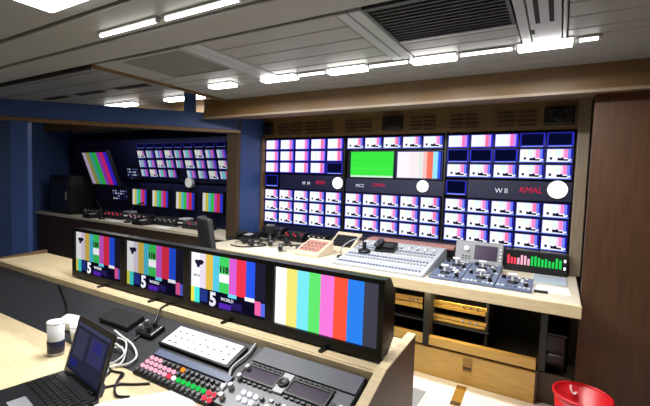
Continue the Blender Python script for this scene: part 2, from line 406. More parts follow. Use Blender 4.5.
for bank, (bx, p) in banks.items():
    for r, (z0, z1) in rows.items():
        for c in range(5):
            kind = 'card'
            if bank == 'left':
                if r <= 3: kind = 'off' if (r, c) == (3, 4) else 'bars'
            elif bank == 'middle':
                if r in (2, 3): continue
            else:
                if r == 1: kind = 'off' if c >= 3 else 'bars'
                if r == 2 and c < 3: kind = 'off'
            monitor(bx+c*p+.002, bx+(c+1)*p-.003, z0, z1, kind, f'{kw[kind]}, {bank} bank, {rown[r]}, {coln[c]}', f'small monitors of the {bank} bank', seed=rng.randrange(5))
monitor(-2.842, -2.66, 1.30, 1.43, 'off', 'dark small monitor at the left end of the left clock strip', 'small monitors of the left bank')
monitor(-.846, -.67, 1.30, 1.43, 'off', 'dark small monitor at the left end of the right clock strip', 'small monitors of the right bank')
# two larger pictures in the middle bank
t = thing('large_monitor', 'wide monitor filled with bright green, middle bank', 'monitor', (-1.555, 3.5, 1.425), group='larger monitors of the middle bank')
part('frame', MB().frame(.47, .262, .006, -.008, .035).box(-.23, .23, .006, .034, .005, .257), 'black', t)
part('screen', picture('screen', .456, .248, [(0,0,1,1,(24,30,80)), (.02,.0,.98,.07,(200,240,210)), (.015,.07,.985,.985,(60,226,66)), (.02,.3,.98,.36,(70,232,74)), (.02,.62,.98,.66,(54,220,60))]), None, t, loc=(0, -.002, .007))
t = thing('large_monitor', 'wide monitor with white, orange and cyan bars, middle bank', 'monitor', (-1.095, 3.5, 1.425), group='larger monitors of the middle bank')
part('frame', MB().frame(.43, .262, .006, -.008, .035).box(-.21, .21, .006, .034, .005, .257), 'black', t)
part('screen', picture('screen', .416, .248, [(0,0,1,1,(30,30,120)), (.02,.02,.3,.97,(246,238,246)), (.3,.02,.5,.97,(240,232,232)), (.5,.02,.6,.97,(222,228,226)), (.6,.02,.68,.97,(244,190,190)), (.68,.02,.81,.97,(240,116,92)), (.81,.02,.91,.97,(150,226,240)), (.91,.02,.965,.97,(60,100,235))]), None, t, loc=(0, -.002, .007))
# clock strips: dark panel, round lit clock, white and red lettering
def clock_strip(bank, x0, x1, cx, cr, wt, wx, rt, rx, sz):
    t = thing('clock_strip', f'dark strip with white and red lettering under the {bank} bank upper rows', 'display', (0, 3.5, 1.285))
    part('panel', MB().box(x0, x1, .004, .03, 0, .152 if bank != 'middle' else .132), 'navy', t)
    for k, w_ in enumerate(wt.split()): part('lettering', text_mesh(w_, sz, 'whitetext', shear=0), None, t, 'small white lettering', loc=(wx+k*sz*1.25, .002, .05), rot=UP)
    part('lettering', text_mesh(rt, sz*1.15, 'redtext', shear=.25), None, t, 'red slanted lettering', loc=(rx, .002, .06), rot=UP)
    c = thing('wall_clock', f'round white lit clock on the {bank} bank strip', 'clock', (cx, 3.5, 1.378 if bank == 'right' else 1.365), group='clocks on the monitor wall')
    part('rim', MB().cyl((0, -.012, 0), (0, .004, 0), cr*1.06, n=36), 'lgrey', c)
    part('face', MB().cyl((0, -.0135, 0), (0, -.012, 0), cr, n=36), 'clockface', c)
clock_strip('left', -2.64, -1.853, -1.912, .057, 'M M', -2.345, 'RMA', -2.18, .048)
clock_strip('middle', -1.826, -.86, -1.047, .052, 'MCC', -1.715, 'CMAA', -1.55, .042)
clock_strip('right', -.665, .085, -.008, .066, 'W II', -.45, 'RMAL', -.275, .056)
for x in (-1.843, -.861): struct('trim_13' if x < -1 else 'trim_14', MB().box(x-.007, x+.007, 3.485, 3.55, .88, 1.835), 'black')
struct('trim_15', MB().box(-2.865, .095, 3.49, 3.55, .75, .892), 'navy')

# ================================================================ FAR COMPARTMENT
struct('wall_far_backing', MB().box(-7.1, -2.98, 3.57, 3.62, .75, 2.0).box(-7.1, -2.98, 3.50, 3.57, .75, 1.27), 'navy')
struct('trim_17', MB().prism([(3.532, 1.30), (3.572, 1.30), (3.572, 1.86), (3.392, 1.86)], 'x', -6.6, -3.0), 'navy')
LX = [(-5.02, -4.85), (-4.83, -4.66), (-4.64, -4.47), (-4.45, -4.28), (-4.26, -4.11), (-4.09, -3.91), (-3.885, -3.72), (-3.70, -3.53), (-3.51, -3.35)]
for r, (z0, z1, yy) in enumerate(((1.60, 1.715, 3.42), (1.475, 1.59, 3.45), (1.35, 1.465, 3.48))):
    for c, (x0, x1) in enumerate(LX):
        if c == 4 and r == 2: continue
        monitor(x0, x1, z0, z1, 'tint' if (c+r) % 3 else 'card', f'dim small monitor, far compartment rack, {["top", "middle", "bottom"][r]} row, {ORD[c] if c < 8 else "last"} from left', 'small monitors in the far compartment', y=yy, lean=.25, seed=(c+r) % 5, m='screenfar')
for c, (x0, x1) in enumerate(LX[:]):
    monitor(x0, x1, 1.735, 1.80, 'off', f'unlit narrow monitor above the far compartment rack, {ORD[c] if c < 8 else "last"} from left', 'unlit narrow monitors in the far compartment', y=3.40, lean=.25, m='screenfar')
FB = [(255,250,250), (236,220,70), (90,220,235), (70,220,80), (225,80,215), (240,60,60), (60,70,235)]
def far_bars(x0, x1, z0, z1, lb, lean=0, rz=0, y=3.46, name='bar_monitor', grp='colour bar monitors in the far compartment', cols=FB, skip=0):
    w, h2 = x1-x0, z1-z0
    t = thing(name, lb, 'monitor', ((x0+x1)/2, y, z0), (lean, 0, rz), grp)
    part('frame', MB().frame(w, h2, .012, -.01, .04).box(-w/2+.01, w/2-.01, .006, .039, .01, h2-.01), 'black', t)
    it = [(0,0,1,1,(10,10,20))]; n = len(cols)
    for i, c in enumerate(cols): it.append((.02+.96*i/n, .02, .02+.96*(i+1)/n, .98, c))
    part('screen', picture('screen', w-.026, h2-.026, it, 'screenfar'), None, t, loc=(0, -.002, .013))
far_bars(-5.22, -4.87, .94, 1.19, 'colour bar monitor at the left of the far compartment low row')
far_bars(-4.78, -4.42, .94, 1.19, 'colour bar monitor second from left in far compartment low row')
far_bars(-4.30, -3.92, .94, 1.19, 'colour bar monitor third from left in far compartment low row')
far_bars(-3.81, -3.43, .94, 1.20, 'colour bar monitor at the right of the far compartment low row, near the post')
far_bars(-6.10, -5.30, 1.20, 1.72, 'large tilted colour bar monitor at the far left end', lean=.33, rz=-.10, y=3.36, name='large_bar_monitor', grp=None,
         cols=[(190,170,200), (150,150,70), (60,170,150), (40,190,70), (150,60,190), (220,40,120), (60,40,220)])
def dots(x0, x1, z0, z1, lb):
    w, h2 = x1-x0, z1-z0
    t = thing('tile_display', lb, 'display', ((x0+x1)/2, 3.46, z0), (.12, 0, 0), 'displays of tiny tiles in the far compartment')
    part('frame', MB().frame(w, h2, .01, -.01, .03).box(-w/2+.009, w/2-.009, .006, .029, .009, h2-.009), 'black', t)
    it = [(0,0,1,1,(10,12,30))]
    for i in range(6):
        for k in range(4):
            c = rng.choice([(210,220,240), (160,170,210), (90,100,170), (30,34,70)]); it.append((.04+i*.16, .06+k*.235, .04+i*.16+.1, .06+k*.235+.13, c))
    part('screen', picture('screen', w-.022, h2-.022, it, 'screenfar'), None, t, loc=(0, -.002, .011))
dots(-5.32, -5.04, 1.30, 1.49, 'tiny white tiles display right of the large tilted bar monitor')
dots(-5.68, -5.28, .99, 1.17, 'tiny white tiles display below the large tilted bar monitor')
t = thing('wall_clock', 'dim round clock in the far compartment', 'clock', (-4.05, 3.47, 1.30), group=None)
part('rim', MB().cyl((0, -.012, 0), (0, .03, 0), .07, n=28), 'grey', t); part('face', MB().cyl((0, -.014, 0), (0, -.012, 0), .062, n=28), 'white', t)
# desk of the far compartment
t = thing('far_desk', 'long dark-fronted desk with pale top in the far compartment', 'desk', (-4.95, 3.05, 0))
part('worktop', MB().box(-2.14, 1.94, 0, .50, .715, .75), 'worktop', t, bev=.004)
part('front_panel', MB().box(-2.1, 1.94, .03, .06, 0, .715), 'darkbrown', t)
part('end_panel', MB().box(-2.1, -2.07, .06, .5, 0, .715), 'darkbrown', t)
part('end_panel', MB().box(1.91, 1.94, .06, .5, 0, .715), 'darkbrown', t)
def gear(name, label, cat, x, y, z, w, dp, hh, m='satin', led=('led_red',), tilt=.0, rz=0, grp=None, rowsn=2, n=8):
    t = thing(name, label, cat, (x, y, z), (0, 0, rz), grp)
    part('case', MB().prism([(0, 0), (dp, 0), (dp, hh), (.25*dp, hh*.92), (0, hh*.45)], 'x', -w/2, w/2), m, t, bev=.004)
    # keys on the slanted face
    a = math.atan2(hh*.47, .25*dp); Ln = math.hypot(hh*.47, .25*dp)
    for r in range(rowsn):
        for i in range(n):
            s2 = (r+.8)/(rowsn+.6)*Ln
            mm = led[(i+r) % len(led)] if led else 'key'
            part('key', KEY[mm], None, t, loc=(-w/2+(i+.7)*w/(n+.4), .25*dp*s2/Ln, hh*.45+hh*.47*s2/Ln), rot=(a, 0, 0))
    return t
KEY = {k: MB().cbox(-.008, .008, -.005, .005, 0, .006, .0015).mesh('key', M[k]) for k in ('led_red', 'led_green', 'led_white', 'led_pink', 'led_orange', 'key', 'white', 'black')}
for i, (x, lb, leds) in enumerate(((-5.9, 'black keypad unit at the left end of the far desk', ('key', 'white')), (-5.35, 'black keypad unit with red keys second on the far desk', ('led_red', 'key')),
        (-4.8, 'black keypad unit with pink keys third on the far desk', ('key', 'led_pink')), (-4.25, 'black keypad unit with white keys fourth on the far desk', ('white', 'key')), (-3.7, 'black keypad unit nearest the post on the far desk', ('key', 'key', 'led_red')))):
    gear('keypad_unit', lb, 'control panel', x, 3.24, .75, .42, .17, .10, led=leds, rowsn=2, n=8, grp='keypad units on the far desk')
for x, lb in ((-5.12, 'white sheet of paper at the left on the far desk'), (-4.12, 'white sheet of paper at the middle of the far desk')):
    tag(part('paper_sheet', MB().box(-.12, .12, -.06, .06, 0, .003), 'paper', None, loc=(x, 3.14, .75), rot=(0, 0, .1)), lb, 'paper', 'papers on the far desk')

t = thing('equipment_cabinet', 'black equipment cabinet standing at the left end of the far desk', 'cabinet', (-6.5, 3.12, .75))
part('body', MB().cbox(-.28, .30, 0, .35, 0, .58, .01), 'black', t); part('door', MB().box(-.25, .27, -.012, 0, .03, .55), 'satin', t, bev=.003); part('handle', MB().cyl((.23, -.02, .22), (.23, -.02, .34), .007), 'grey', t)

def gooseneck(name, label, x, y, z, dx, dy, hh, grp=None):
    t = thing(name, label, 'microphone', (x, y, z), group=grp)
    part('base', MB().lathe([(0, 0), (.045, 0), (.04, .022), (0, .025)]), 'black', t)
    part('stalk', MB().tube([(0, 0, .02), (dx*.1, dy*.1, hh*.45), (dx*.5, dy*.5, hh*.85), (dx, dy, hh)], .005), 'satin', t)
    part('capsule', MB().cyl((dx, dy, hh), (dx*1.25, dy*1.25, hh*1.04), .012), 'black', t)
gooseneck('gooseneck_microphone', 'bent stalk microphone at the middle of the far desk', -4.82, 3.13, .75, .22, .03, .26)
gooseneck('gooseneck_microphone', 'bent stalk microphone at the left of the far desk', -5.40, 3.13, .75, -.15, .03, .22)
def handset_phone(label, x, y, z, rz, grp):
    t = thing('telephone', label, 'telephone', (x, y, z), (0, 0, rz), grp)
    part('base', MB().prism([(0, 0), (.18, 0), (.18, .07), (0, .03)], 'x', -.10, .10), 'black', t, bev=.005)
    part('handset', MB().cbox(-.095, -.04, .0, .18, .05, .085, .012), 'satin', t)
    kp = part('keypad', MB().box(-.02, .08, .03, .14, .040, .048), 'satin', t, rot=(.12, 0, 0))
    for k in range(9): part('key', KEY['white'], None, kp, loc=(.0+.026*(k % 3), .05+.03*(k//3), .047))
handset_phone('black telephone at the left end of the far desk', -5.65, 3.055, .75, 0, 'telephones on the far desk')
handset_phone('black telephone between keypad units at the middle of the far desk', -4.52, 3.055, .75, 0, 'telephones on the far desk')
for x, hh, m_, lb in ((-5.12, .12, 'grey', 'grey desktop unit on the far desk below the tiny tiles'), (-3.98, .11, 'lgrey', 'pale desktop unit on the far desk near the post')):
    t = thing('desktop_unit', lb, 'control panel', (x, 3.30, .75))
    part('case', MB().cbox(-.062, .062, 0, .14, 0, hh, .008), m_, t)
    part('front_panel', MB().box(-.055, .055, -.004, 0, .02, hh-.02), 'satin', t)
    for k in range(4): part('knob', MB().cyl((-.042+.028*k, -.004, hh*.5), (-.042+.028*k, -.02, hh*.5), .010), 'white', t)

# ================================================================ OFFICE CHAIR
t = thing('office_chair', 'black swivel chair with curved back between the monitor row and the desks', 'chair', (-2.22, 2.30, 0), (0, 0, -.60))
def back(u, v):
    x = (u-.5)*.40*(1-.25*v*v); z = .62+v*.46
    return (x, -.20-.05*v+.16*(u-.5)**2*1.6, z)
mb = MB().grid(back, 8, 8); o = part('backrest', mb, 'fabric', t); s_ = o.modifiers.new('thick', 'SOLIDIFY'); s_.thickness = .05; bevel(o, .015)
part('seat', MB().cbox(-.23, .23, -.2, .24, .44, .52, .04), 'fabric', t)
part('back_bar', MB().tube([(0, 0, .43), (0, -.2, .44), (0, -.255, .55), (0, -.25, .75)], .018), 'black', t)
part('gas_lift', MB().cyl((0, 0, .1), (0, 0, .44), .026), 'chrome', t)
for k in range(5):
    a = 2*math.pi*k/5+.2; c_, s2 = math.cos(a), math.sin(a)
    lg = part('leg', MB().tube([(0, 0, .12), (.13*c_, .13*s2, .105), (.27*c_, .27*s2, .075)], .018), 'black', t)
    part('caster', MB().cyl((.27*c_-.012*s2, .27*s2+.012*c_, .028), (.27*c_+.012*s2, .27*s2-.012*c_, .028), .028), 'black', lg)
for s2 in (-1, 1): part('armrest', MB().tube([(s2*.23, .05, .48), (s2*.27, .03, .58), (s2*.27, -.02, .66), (s2*.27, .14, .67)], .015), 'black', t)

# ================================================================ MAIN WORKTOP
t = thing('control_desk', 'long pale laminate control desk beneath the monitor wall', 'desk', (-1.35, 2.59, 0))
part('worktop', MB().box(-1.5, 1.497, 0, .85, .675, .75).box(-1.5, 1.44, .85, .90, .675, .75), 'worktop', t, bev=.006)
part('edge_strip', MB().box(-1.5, 1.5, -.012, 0, .672, .745), 'maple', t, bev=.004)
part('back_panel', MB().box(-1.5, 1.48, .86, .89, 0, .675), 'groove', t)
part('support', MB().box(.56, .60, .22, .85, .225, .675), 'groove', t)
part('support', MB().box(-1.45, -1.41, .05, .85, 0, .675), 'darkbrown', t)
part('support', MB().box(1.30, 1.34, .30, .85, 0, .675), 'black', t)
t = thing('plinth', 'golden wooden step running along under the control desk', 'step', (-1.25, 2.83, 0))
part('riser', MB().box(-1.2, 1.19, 0, .03, 0, .205), 'plinth', t, bev=.002)
part('core', MB().box(-1.19, 1.18, .03, .55, 0, .225), 'groove', t)
part('top_board', MB().box(-1.2, 1.19, -.006, .035, .225, .290), 'plinth', t, bev=.003)
part('end_board', MB().box(1.18, 1.20, .004, .55, 0, .222), 'darkbrown', t)
# brass-fronted racks under the desk
for x, w, z, hh, lb in ((-.575, .39, .475, .06, 'brass-fronted rack unit under the desk, upper one'), (-.575, .39, .375, .055, 'brass-fronted rack unit under the desk, lower one'), (-.955, .24, .44, .09, 'dim brass rack unit under the desk beside the monitor')):
    tt = thing('rack_unit', lb, 'rack unit', (x, 2.93, z), group='rack units under the desk')
    part('case', MB().box(-w/2+.01, w/2-.01, .01, .3, 0, hh), 'black', tt)
    part('front_panel', MB().box(-w/2, w/2, 0, .01, .002, hh*.46), 'gold', tt, bev=.002)
    part('front_panel', MB().box(-w/2, w/2, -.004, .008, hh*.54, hh), 'gold', tt, bev=.002)
    for k in range(3): part('knob', MB().cyl((w*(.1+.12*k), 0, hh*.75), (w*(.1+.12*k), -.016, hh*.75), .008), 'chrome', tt)
t = thing('rack_shelf', 'black shelf carrying the brass rack units', 'shelf', (-.72, 2.9, .30))
part('board', MB().box(-.42, .36, .01, .35, .06, .074), 'black', t)
for x in (-.41, .34, -.09): part('upright', MB().box(x-.01, x+.01, .03, .34, -.075, .36), 'groove', t)
area('rack_lamp', (-.62, 2.76, .655), .5, .05, 3.2, (1, .78, .42), (math.radians(28), 0, 0))
t = thing('floor_box', 'dark box standing in the gap right of the wooden step', 'box', (.03, 2.98, 0))
part('case', MB().box(-.06, .07, 0, .3, 0, .42), 'satin', t, bev=.008); part('lid', MB().box(-.062, .072, -.004, .3, .42, .435), 'black', t); part('handle', MB().tube([(-.03, 0, .3), (-.03, -.02, .3), (.04, -.02, .3), (.04, 0, .3)], .005), 'chrome', t)
t = tag(part('brown_board', MB().box(-.05, .135, 0, .02, 0, .2), 'darkbrown', None, loc=(0, 2.88, 0)), 'dark brown board closing the gap beside the step', 'board')
t = thing('adhesive_tape', 'strip of brown tape stuck down the step front', 'tape', (-.475, 2.829, 0), group='brown tape strips')
part('strip', MB().box(-.03, .03, -.003, .0, .095, .19), 'tape', t); part('end', MB().box(-.028, .028, -.0035, 0, .11, .13), 'darkbrown', t); 
t = thing('adhesive_tape', 'strip of brown tape stuck on the pale floor', 'tape', (-.49, 2.63, 0), (0, 0, .04), group='brown tape strips')
part('strip', MB().box(-.032, .032, -.11, .17, 0, .002), 'tape', t); part('end', MB().box(-.03, .03, -.10, -.06, .002, .003), 'darkbrown', t)
t = thing('floor_mat', 'grey floor mat with white edging beside the console end', 'mat', (-.98, 2.33, 0))
part('pad', MB().box(-.3, .3, -.25, .25, 0, .006), 'grey', t)
part('edging', MB().box(-.315, .315, .25, .265, 0, .008).box(-.315, .315, -.265, -.25, 0, .008).box(-.315, -.3, -.25, .25, 0, .008).box(.3, .315, -.25, .25, 0, .008), 'white', t)
t = thing('waste_bin', 'round red plastic waste bin on the floor by the brown panel', 'bin', (.178, 2.56, 0))
part('bucket', MB().lathe([(0, 0), (.10, 0), (.105, .004), (.137, .255), (.131, .255), (.101, .01), (0, .01)], n=40), 'red', t)
part('rim', MB().lathe([(.137, .248), (.145, .254), (.145, .266), (.138, .270), (.131, .266), (.131, .250)], n=40), 'red', t)
part('hook', MB().tube([(-.05, .118, .25), (-.045, .112, .22), (-.03, .110, .205), (-.02, .112, .22)], .006), 'white', t, 'small white tag inside the rim')

# ---- devices on the control desk
ZD = .75
t = thing('video_mixer', 'wide pale grey mixing desk with rows of keys on the control desk', 'mixer', (-1.115, 2.64, ZD))
part('case', MB().prism([(0, 0), (.66, 0), (.66, .115), (.60, .12), (0, .02)], 'x', -.355, .355), 'mixer', t, bev=.004)
sl_ = math.atan2(.10, .60)
def on_mix(x, y): return (x, y, .02+y*.1/.6)
for r in range(7):
    part('key_row', None or (lambda mb: [mb.cbox(-.33+i*.0245, -.33+i*.0245+.016, -.010, .010, 0, .008, .002) for i in range(27)] and mb)(MB()), ('bluegrey', 'lgrey', 'grey', 'bluegrey', 'lgrey', 'grey', 'bluegrey')[r], t, loc=on_mix(0, .05+r*.06), rot=(sl_, 0, 0))
for i in range(10):
    f_ = part('fader', MB().box(-.006, .006, -.035, .035, 0, .002), 'black', t, loc=on_mix(-.30+i*.066, .50), rot=(sl_, 0, 0))
    part('fader_cap', MB().cbox(-.009, .009, -.008, .008, 0, .016, .003), 'white', f_, loc=(0, rng.uniform(-.025, .025), .002))
t = thing('rear_shelf', 'brown wooden strip behind the mixing desk', 'shelf', (-1.13, 3.315, ZD))
part('board', MB().box(-.36, .42, 0, .15, .10, .125), 'pinkpad', t, bev=.004); part('riser', MB().box(-.36, .42, .02, .04, 0, .10), 'black', t)
for i, (x, y, lb) in enumerate(((-.63, 2.67, 'left camera control panel of the front row'), (-.42, 2.67, 'middle camera control panel of the front row'), (-.21, 2.67, 'right camera control panel of the front row'),
                 (-.64, 2.95, 'left camera control panel of the back row'), (-.43, 2.95, 'right camera control panel of the back row'))):
    t = thing('camera_control_panel', f'blue-grey {lb}, with joystick and white keys', 'control panel', (x, y, ZD), group='camera control panels')
    z = .026 if y > 2.8 else .018
    part('case', MB().prism([(0, 0), (.27, 0), (.27, z+.018), (0, z)], 'x', -.103, .103), 'bluegrey', t, bev=.004)
    a = math.atan2(.018, .27); P_ = lambda px, py: (px, py, z+py*.018/.27)
    jx = rng.uniform(-.03, .03)
    b_ = part('joystick_base', MB().lathe([(.034, 0), (.034, .006), (.022, .012), (0, .013)]), 'black', t, loc=P_(jx, .12))
    part('joystick', MB().cyl((0, 0, .01), (0, -.004, .05), .007).cyl((-.024, -.004, .052), (.024, -.004, .052), .009), 'white', b_)
    part('knob', MB().cyl((0, 0, 0), (0, 0, .022), .014, .012), 'black', t, loc=P_(-.07, .2)); part('knob', MB().cyl((0, 0, 0), (0, 0, .022), .014, .012), 'black', t, loc=P_(.07, .07))
    for k in range(20):
        kx, ky = (-.085+.0245*(k % 8), .03+.018*(k//8)) if k < 8 else (.02+.022*((k-8) % 3), .15+.026*((k-8)//3))
        part('key', KEY[('white', 'white', 'key', 'black')[rng.randrange(4)]], None, t, loc=P_(kx, ky), rot=(a, 0, 0))
    part('small_display', MB().box(-.03, .03, -.018, .018, 0, .003), 'purple', t, loc=P_(-.015, .225), rot=(a, 0, 0))
t = thing('touch_panel', 'light grey upright control panel with a dark screen behind the joysticks', 'control panel', (-.50, 3.29, ZD+.016), (-.32, 0, 0))
part('case', MB().cbox(-.20, .160, 0, .05, 0, .185, .008), 'grey', t)
part('screen', MB().box(-.05, .12, -.003, .001, .04, .155), 'purple', t, bev=.001)
part('knob', MB().cyl((-.11, 0, .12), (-.11, -.02, .12), .02), 'white', t)
for k in range(6): part('key', KEY['key'], None, t, loc=(-.135+.025*(k % 3), 0, .04+.02*(k//3)), rot=(math.pi/2, 0, 0))
for k in range(4): part('key', KEY['white'], None, t, loc=(.142, 0, .05+.028*k), rot=(math.pi/2, 0, 0))
t = thing('level_meter', 'long black meter box with red and green light bars', 'meter', (-.115, 3.315, ZD))
part('case', MB().cbox(-.215, .205, 0, .08, 0, .165, .006), 'black', t)
for i in range(16):
    cc = 'led_red' if i < 3 else 'led_pink' if i < 7 else 'led_green'
    hh = rng.uniform(.045, .075); part('light_bar', MB().box(-.0075, .0075, -.003, 0, 0, hh), cc, t, loc=(-.185+i*.0228, 0, .055))
for z in (.05, .105): part('light_bar', MB().box(.178, .192, -.003, 0, z, z+.022), 'led_white', t)
t = thing('plastic_folder', 'clear bluish folder of papers at the right end of the desk', 'folder', (-.02, 3.12, ZD))
part('cover', MB().box(-.1, .105, -.12, .15, .004, .007), 'clear', t, bev=.001); part('paper', MB().box(-.095, .1, -.115, .145, 0, .004), 'paper', t); part('spine', MB().cyl((-.1, -.12, .005), (-.1, .15, .005), .005), 'white', t)
tag(part('paper_sheet', MB().box(-.11, .10, -.09, .09, 0, .002), 'paper', None, loc=(-.005, 2.86, ZD), rot=(0, 0, .05)), 'white sheet in front of the bluish folder on the desk', 'paper')
t = thing('marker_pen', 'small black marker lying at the desk front beside the joystick panels', 'pen', (-.06, 2.73, ZD+.009), (0, 0, .1))
part('barrel', MB().cyl((-.035, 0, 0), (.02, 0, 0), .0085), 'black', t); part('cap', MB().cyl((.02, 0, 0), (.04, 0, 0), .009), 'satin', t)
# desk intercom units
def intercom(x, y, rz, lb, padm, w=.25, dp=.25, hh=.05, tilt=.45, m='amber'):
    t = thing('desk_intercom', lb, 'intercom', (x, y, ZD), (0, 0, rz), 'desk intercom units')
    hb = hh+dp*math.tan(tilt)*.55
    part('case', MB().prism([(0, 0), (dp, 0), (dp, hb), (0, hh*.5)], 'x', -w/2, w/2), m, t, bev=.006)
    a = math.atan2(hb-hh*.5, dp)
    pd = part('keypad', MB().box(-w*.40, w*.40, -dp*.36, dp*.36, 0, .004), padm, t, loc=(0, dp*.5, (hb+hh*.5)/2), rot=(a, 0, 0))
    for k in range(15): part('key', KEY['key' if padm == 'pinkpad' else 'black'], None, pd, loc=(-w*.32+w*.16*(k % 5), -dp*.24+dp*.2*(k//5), .004))
    return t
intercom(-1.80, 2.76, -.05, 'cream desk intercom with a reddish keypad', 'pinkpad')
intercom(-1.66, 3.07, -.05, 'cream desk intercom with a dark panel behind the reddish one', 'satin', .26, .22, .05, .75)
def headset(x, y, rz, lb):
    t = thing('headset', lb, 'headset', (x, y, ZD), (0, 0, rz), 'headsets on the control desk')
    part('headband', MB().tube([(-.075, 0, .03), (-.085, .06, .032), (-.05, .13, .034), (0, .15, .034), (.05, .13, .034), (.085, .06, .032), (.075, 0, .03)], .009), 'black', t)
    for s2 in (-1, 1): part('ear_cup', MB().cyl((s2*.06, 0, .035), (s2*.095, 0, .035), .034, .03, 18), 'satin', t)
    part('microphone', MB().tube([(-.09, -.02, .03), (-.07, -.09, .025), (-.01, -.12, .025)], .004), 'black', t)
headset(-2.02, 2.84, .5, 'black headset lying left of the reddish intercom')
headset(-2.52, 2.86, -.4, 'black headset lying near the left end of the desk')
t = thing('telephone', 'black desk telephone standing on the mixing desk', 'telephone', (-1.18, 2.97, ZD+.078), (.16, 0, .1))
part('base', MB().prism([(0, 0), (.14, 0), (.14, .05), (0, .02)], 'x', -.08, .08), 'black', t, bev=.004)
part('handset', MB().cbox(-.085, -.035, -.01, .15, .045, .07, .01), 'satin', t); part('keypad', MB().box(-.02, .065, .03, .11, .03, .036), 'satin', t, rot=(.1, 0, 0))
t = thing('small_joystick', 'small black joystick left of the telephone on the mixing desk', 'joystick', (-1.33, 2.92, ZD+.068), (.16, 0, 0))
part('base', MB().lathe([(0, 0), (.05, 0), (.05, .02), (.03, .03), (0, .03)]), 'black', t); part('stick', MB().cyl((0, 0, .03), (0, .01, .085), .014, .018), 'black', t)
headset(-2.28, 3.02, .9, 'black headset in front of the key panels at the wall foot')
handset_phone('black telephone at the left end of the control desk beside the blue partition', -2.74, 3.03, ZD, .1, None)
t = thing('desk_camera', 'small black camera-like device standing behind the left headset', 'camera', (-2.5, 3.17, ZD), (0, 0, .5))
part('base', MB().lathe([(0, 0), (.05, 0), (.045, .02), (0, .022)]), 'black', t); part('post', MB().cyl((0, 0, .02), (0, 0, .1), .012), 'grey', t)
part('body', MB().cbox(-.045, .045, -.06, .06, .09, .17, .01), 'satin', t); part('lens', MB().cyl((0, -.06, .13), (0, -.10, .13), .028, .03, 18), 'black', t)
# black boxes along the foot of the monitor wall
for i, (x, w, hh, lb, led) in enumerate(((-2.62, .26, .12, 'black key panel at the left foot of the monitor wall', ('key', 'black')), (-2.32, .24, .10, 'black key panel second from left at the wall foot', ('key', 'led_red', 'black')), (-2.05, .22, .09, 'black key panel third from left at the wall foot', ('black', 'white')), (-1.80, .2, .09, 'black key panel behind the dark intercom', ('black', 'key')))):
    gear('key_panel', lb, 'control panel', x, 3.31, ZD, w, .16, hh, 'black', led, grp='key panels at the foot of the monitor wall', n=7)
for i, (pts, lb) in enumerate((([(-2.56, 3.10, .762), (-2.52, 3.06, .78), (-2.45, 3.12, .77), (-2.4, 3.22, .82), (-2.25, 3.16, .77), (-2.15, 3.05, .76)], 'thick black cable heaped at the left end of the desk'), ([(-2.62, 2.74, .756), (-2.5, 2.72, .756), (-2.40, 2.80, .756), (-2.36, 2.92, .756), (-2.42, 2.99, .756), (-2.46, 2.93, .756)], 'thin black cable looped beside the left headset'))):
    tag(part('cable', MB().tube(pts, .011-.004*i), 'black', None), lb, 'cable')
tag(part('paper_sheet', MB().box(-.13, .13, -.09, .09, 0, .002), 'paper', None, loc=(-2.24, 2.76, ZD), rot=(0, 0, .12)), 'white sheet at the desk front between the two headsets', 'paper')
t = thing('gooseneck_microphone', 'slim microphone on a bent stalk at the left edge of the mixing desk', 'microphone', (-1.53, 2.9, ZD))
part('base', MB().lathe([(0, 0), (.04, 0), (.036, .02), (0, .022)]), 'black', t); part('stalk', MB().tube([(0, 0, .02), (.0, .0, .08), (.05, .06, .14), (.12, .12, .16)], .005), 'grey', t); part('capsule', MB().cyl((.11, .11, .158), (.15, .15, .162), .011), 'black', t)

# ================================================================ NEAR CONSOLE
X0, X1 = -3.3, -.48
t = thing('console', 'near production console with maple ledge, sloped bed and walnut end panel', 'console', (0, 0, 0))
part('desk_top', MB().box(X0, X1, .22, .905, .62, .645), 'maple', t, bev=.003)
SL = math.atan2(.10, .29)
part('equipment_bed', MB().prism([(.905, .60), (.905, .645), (1.192, .742), (1.192, .69)], 'x', X0, X1), 'bed', t)
part('ledge', MB().box(X0, X1, 1.192, 1.50, .745, .775), 'maple', t, bev=.003)
part('ledge_edge', MB().box(X0, X1, 1.180, 1.192, .738, .772), 'maple', t, bev=.002)
part('back_panel', MB().box(X0, X1, 1.47, 1.49, 0, .745), 'walnut', t)
prof = [(.22, 0), (1.50, 0), (1.50, .80), (1.193, .782), (1.058, .733), (.88, .672), (.22, .655)]
sp = part('side_panel', MB().prism(prof, 'x', X1, X1+.03), 'walnut', t)
eb = MB()
for (a, b), (c, e) in zip(prof[2:-1], prof[3:]):
    eb.prism([(a, b), (c, e), (c, e+.006), (a, b+.006)], 'x', X1-.002, X1+.032)
part('edge_band', eb, 'maple', sp)
part('side_panel', MB().prism(prof, 'x', X0-.03, X0), 'walnut', t)
part('front_leg', MB().box(X0, X0+.05, .26, .31, 0, .62), 'walnut', t); part('front_leg', MB().box(-1.9, -1.85, .26, .31, 0, .62), 'walnut', t)

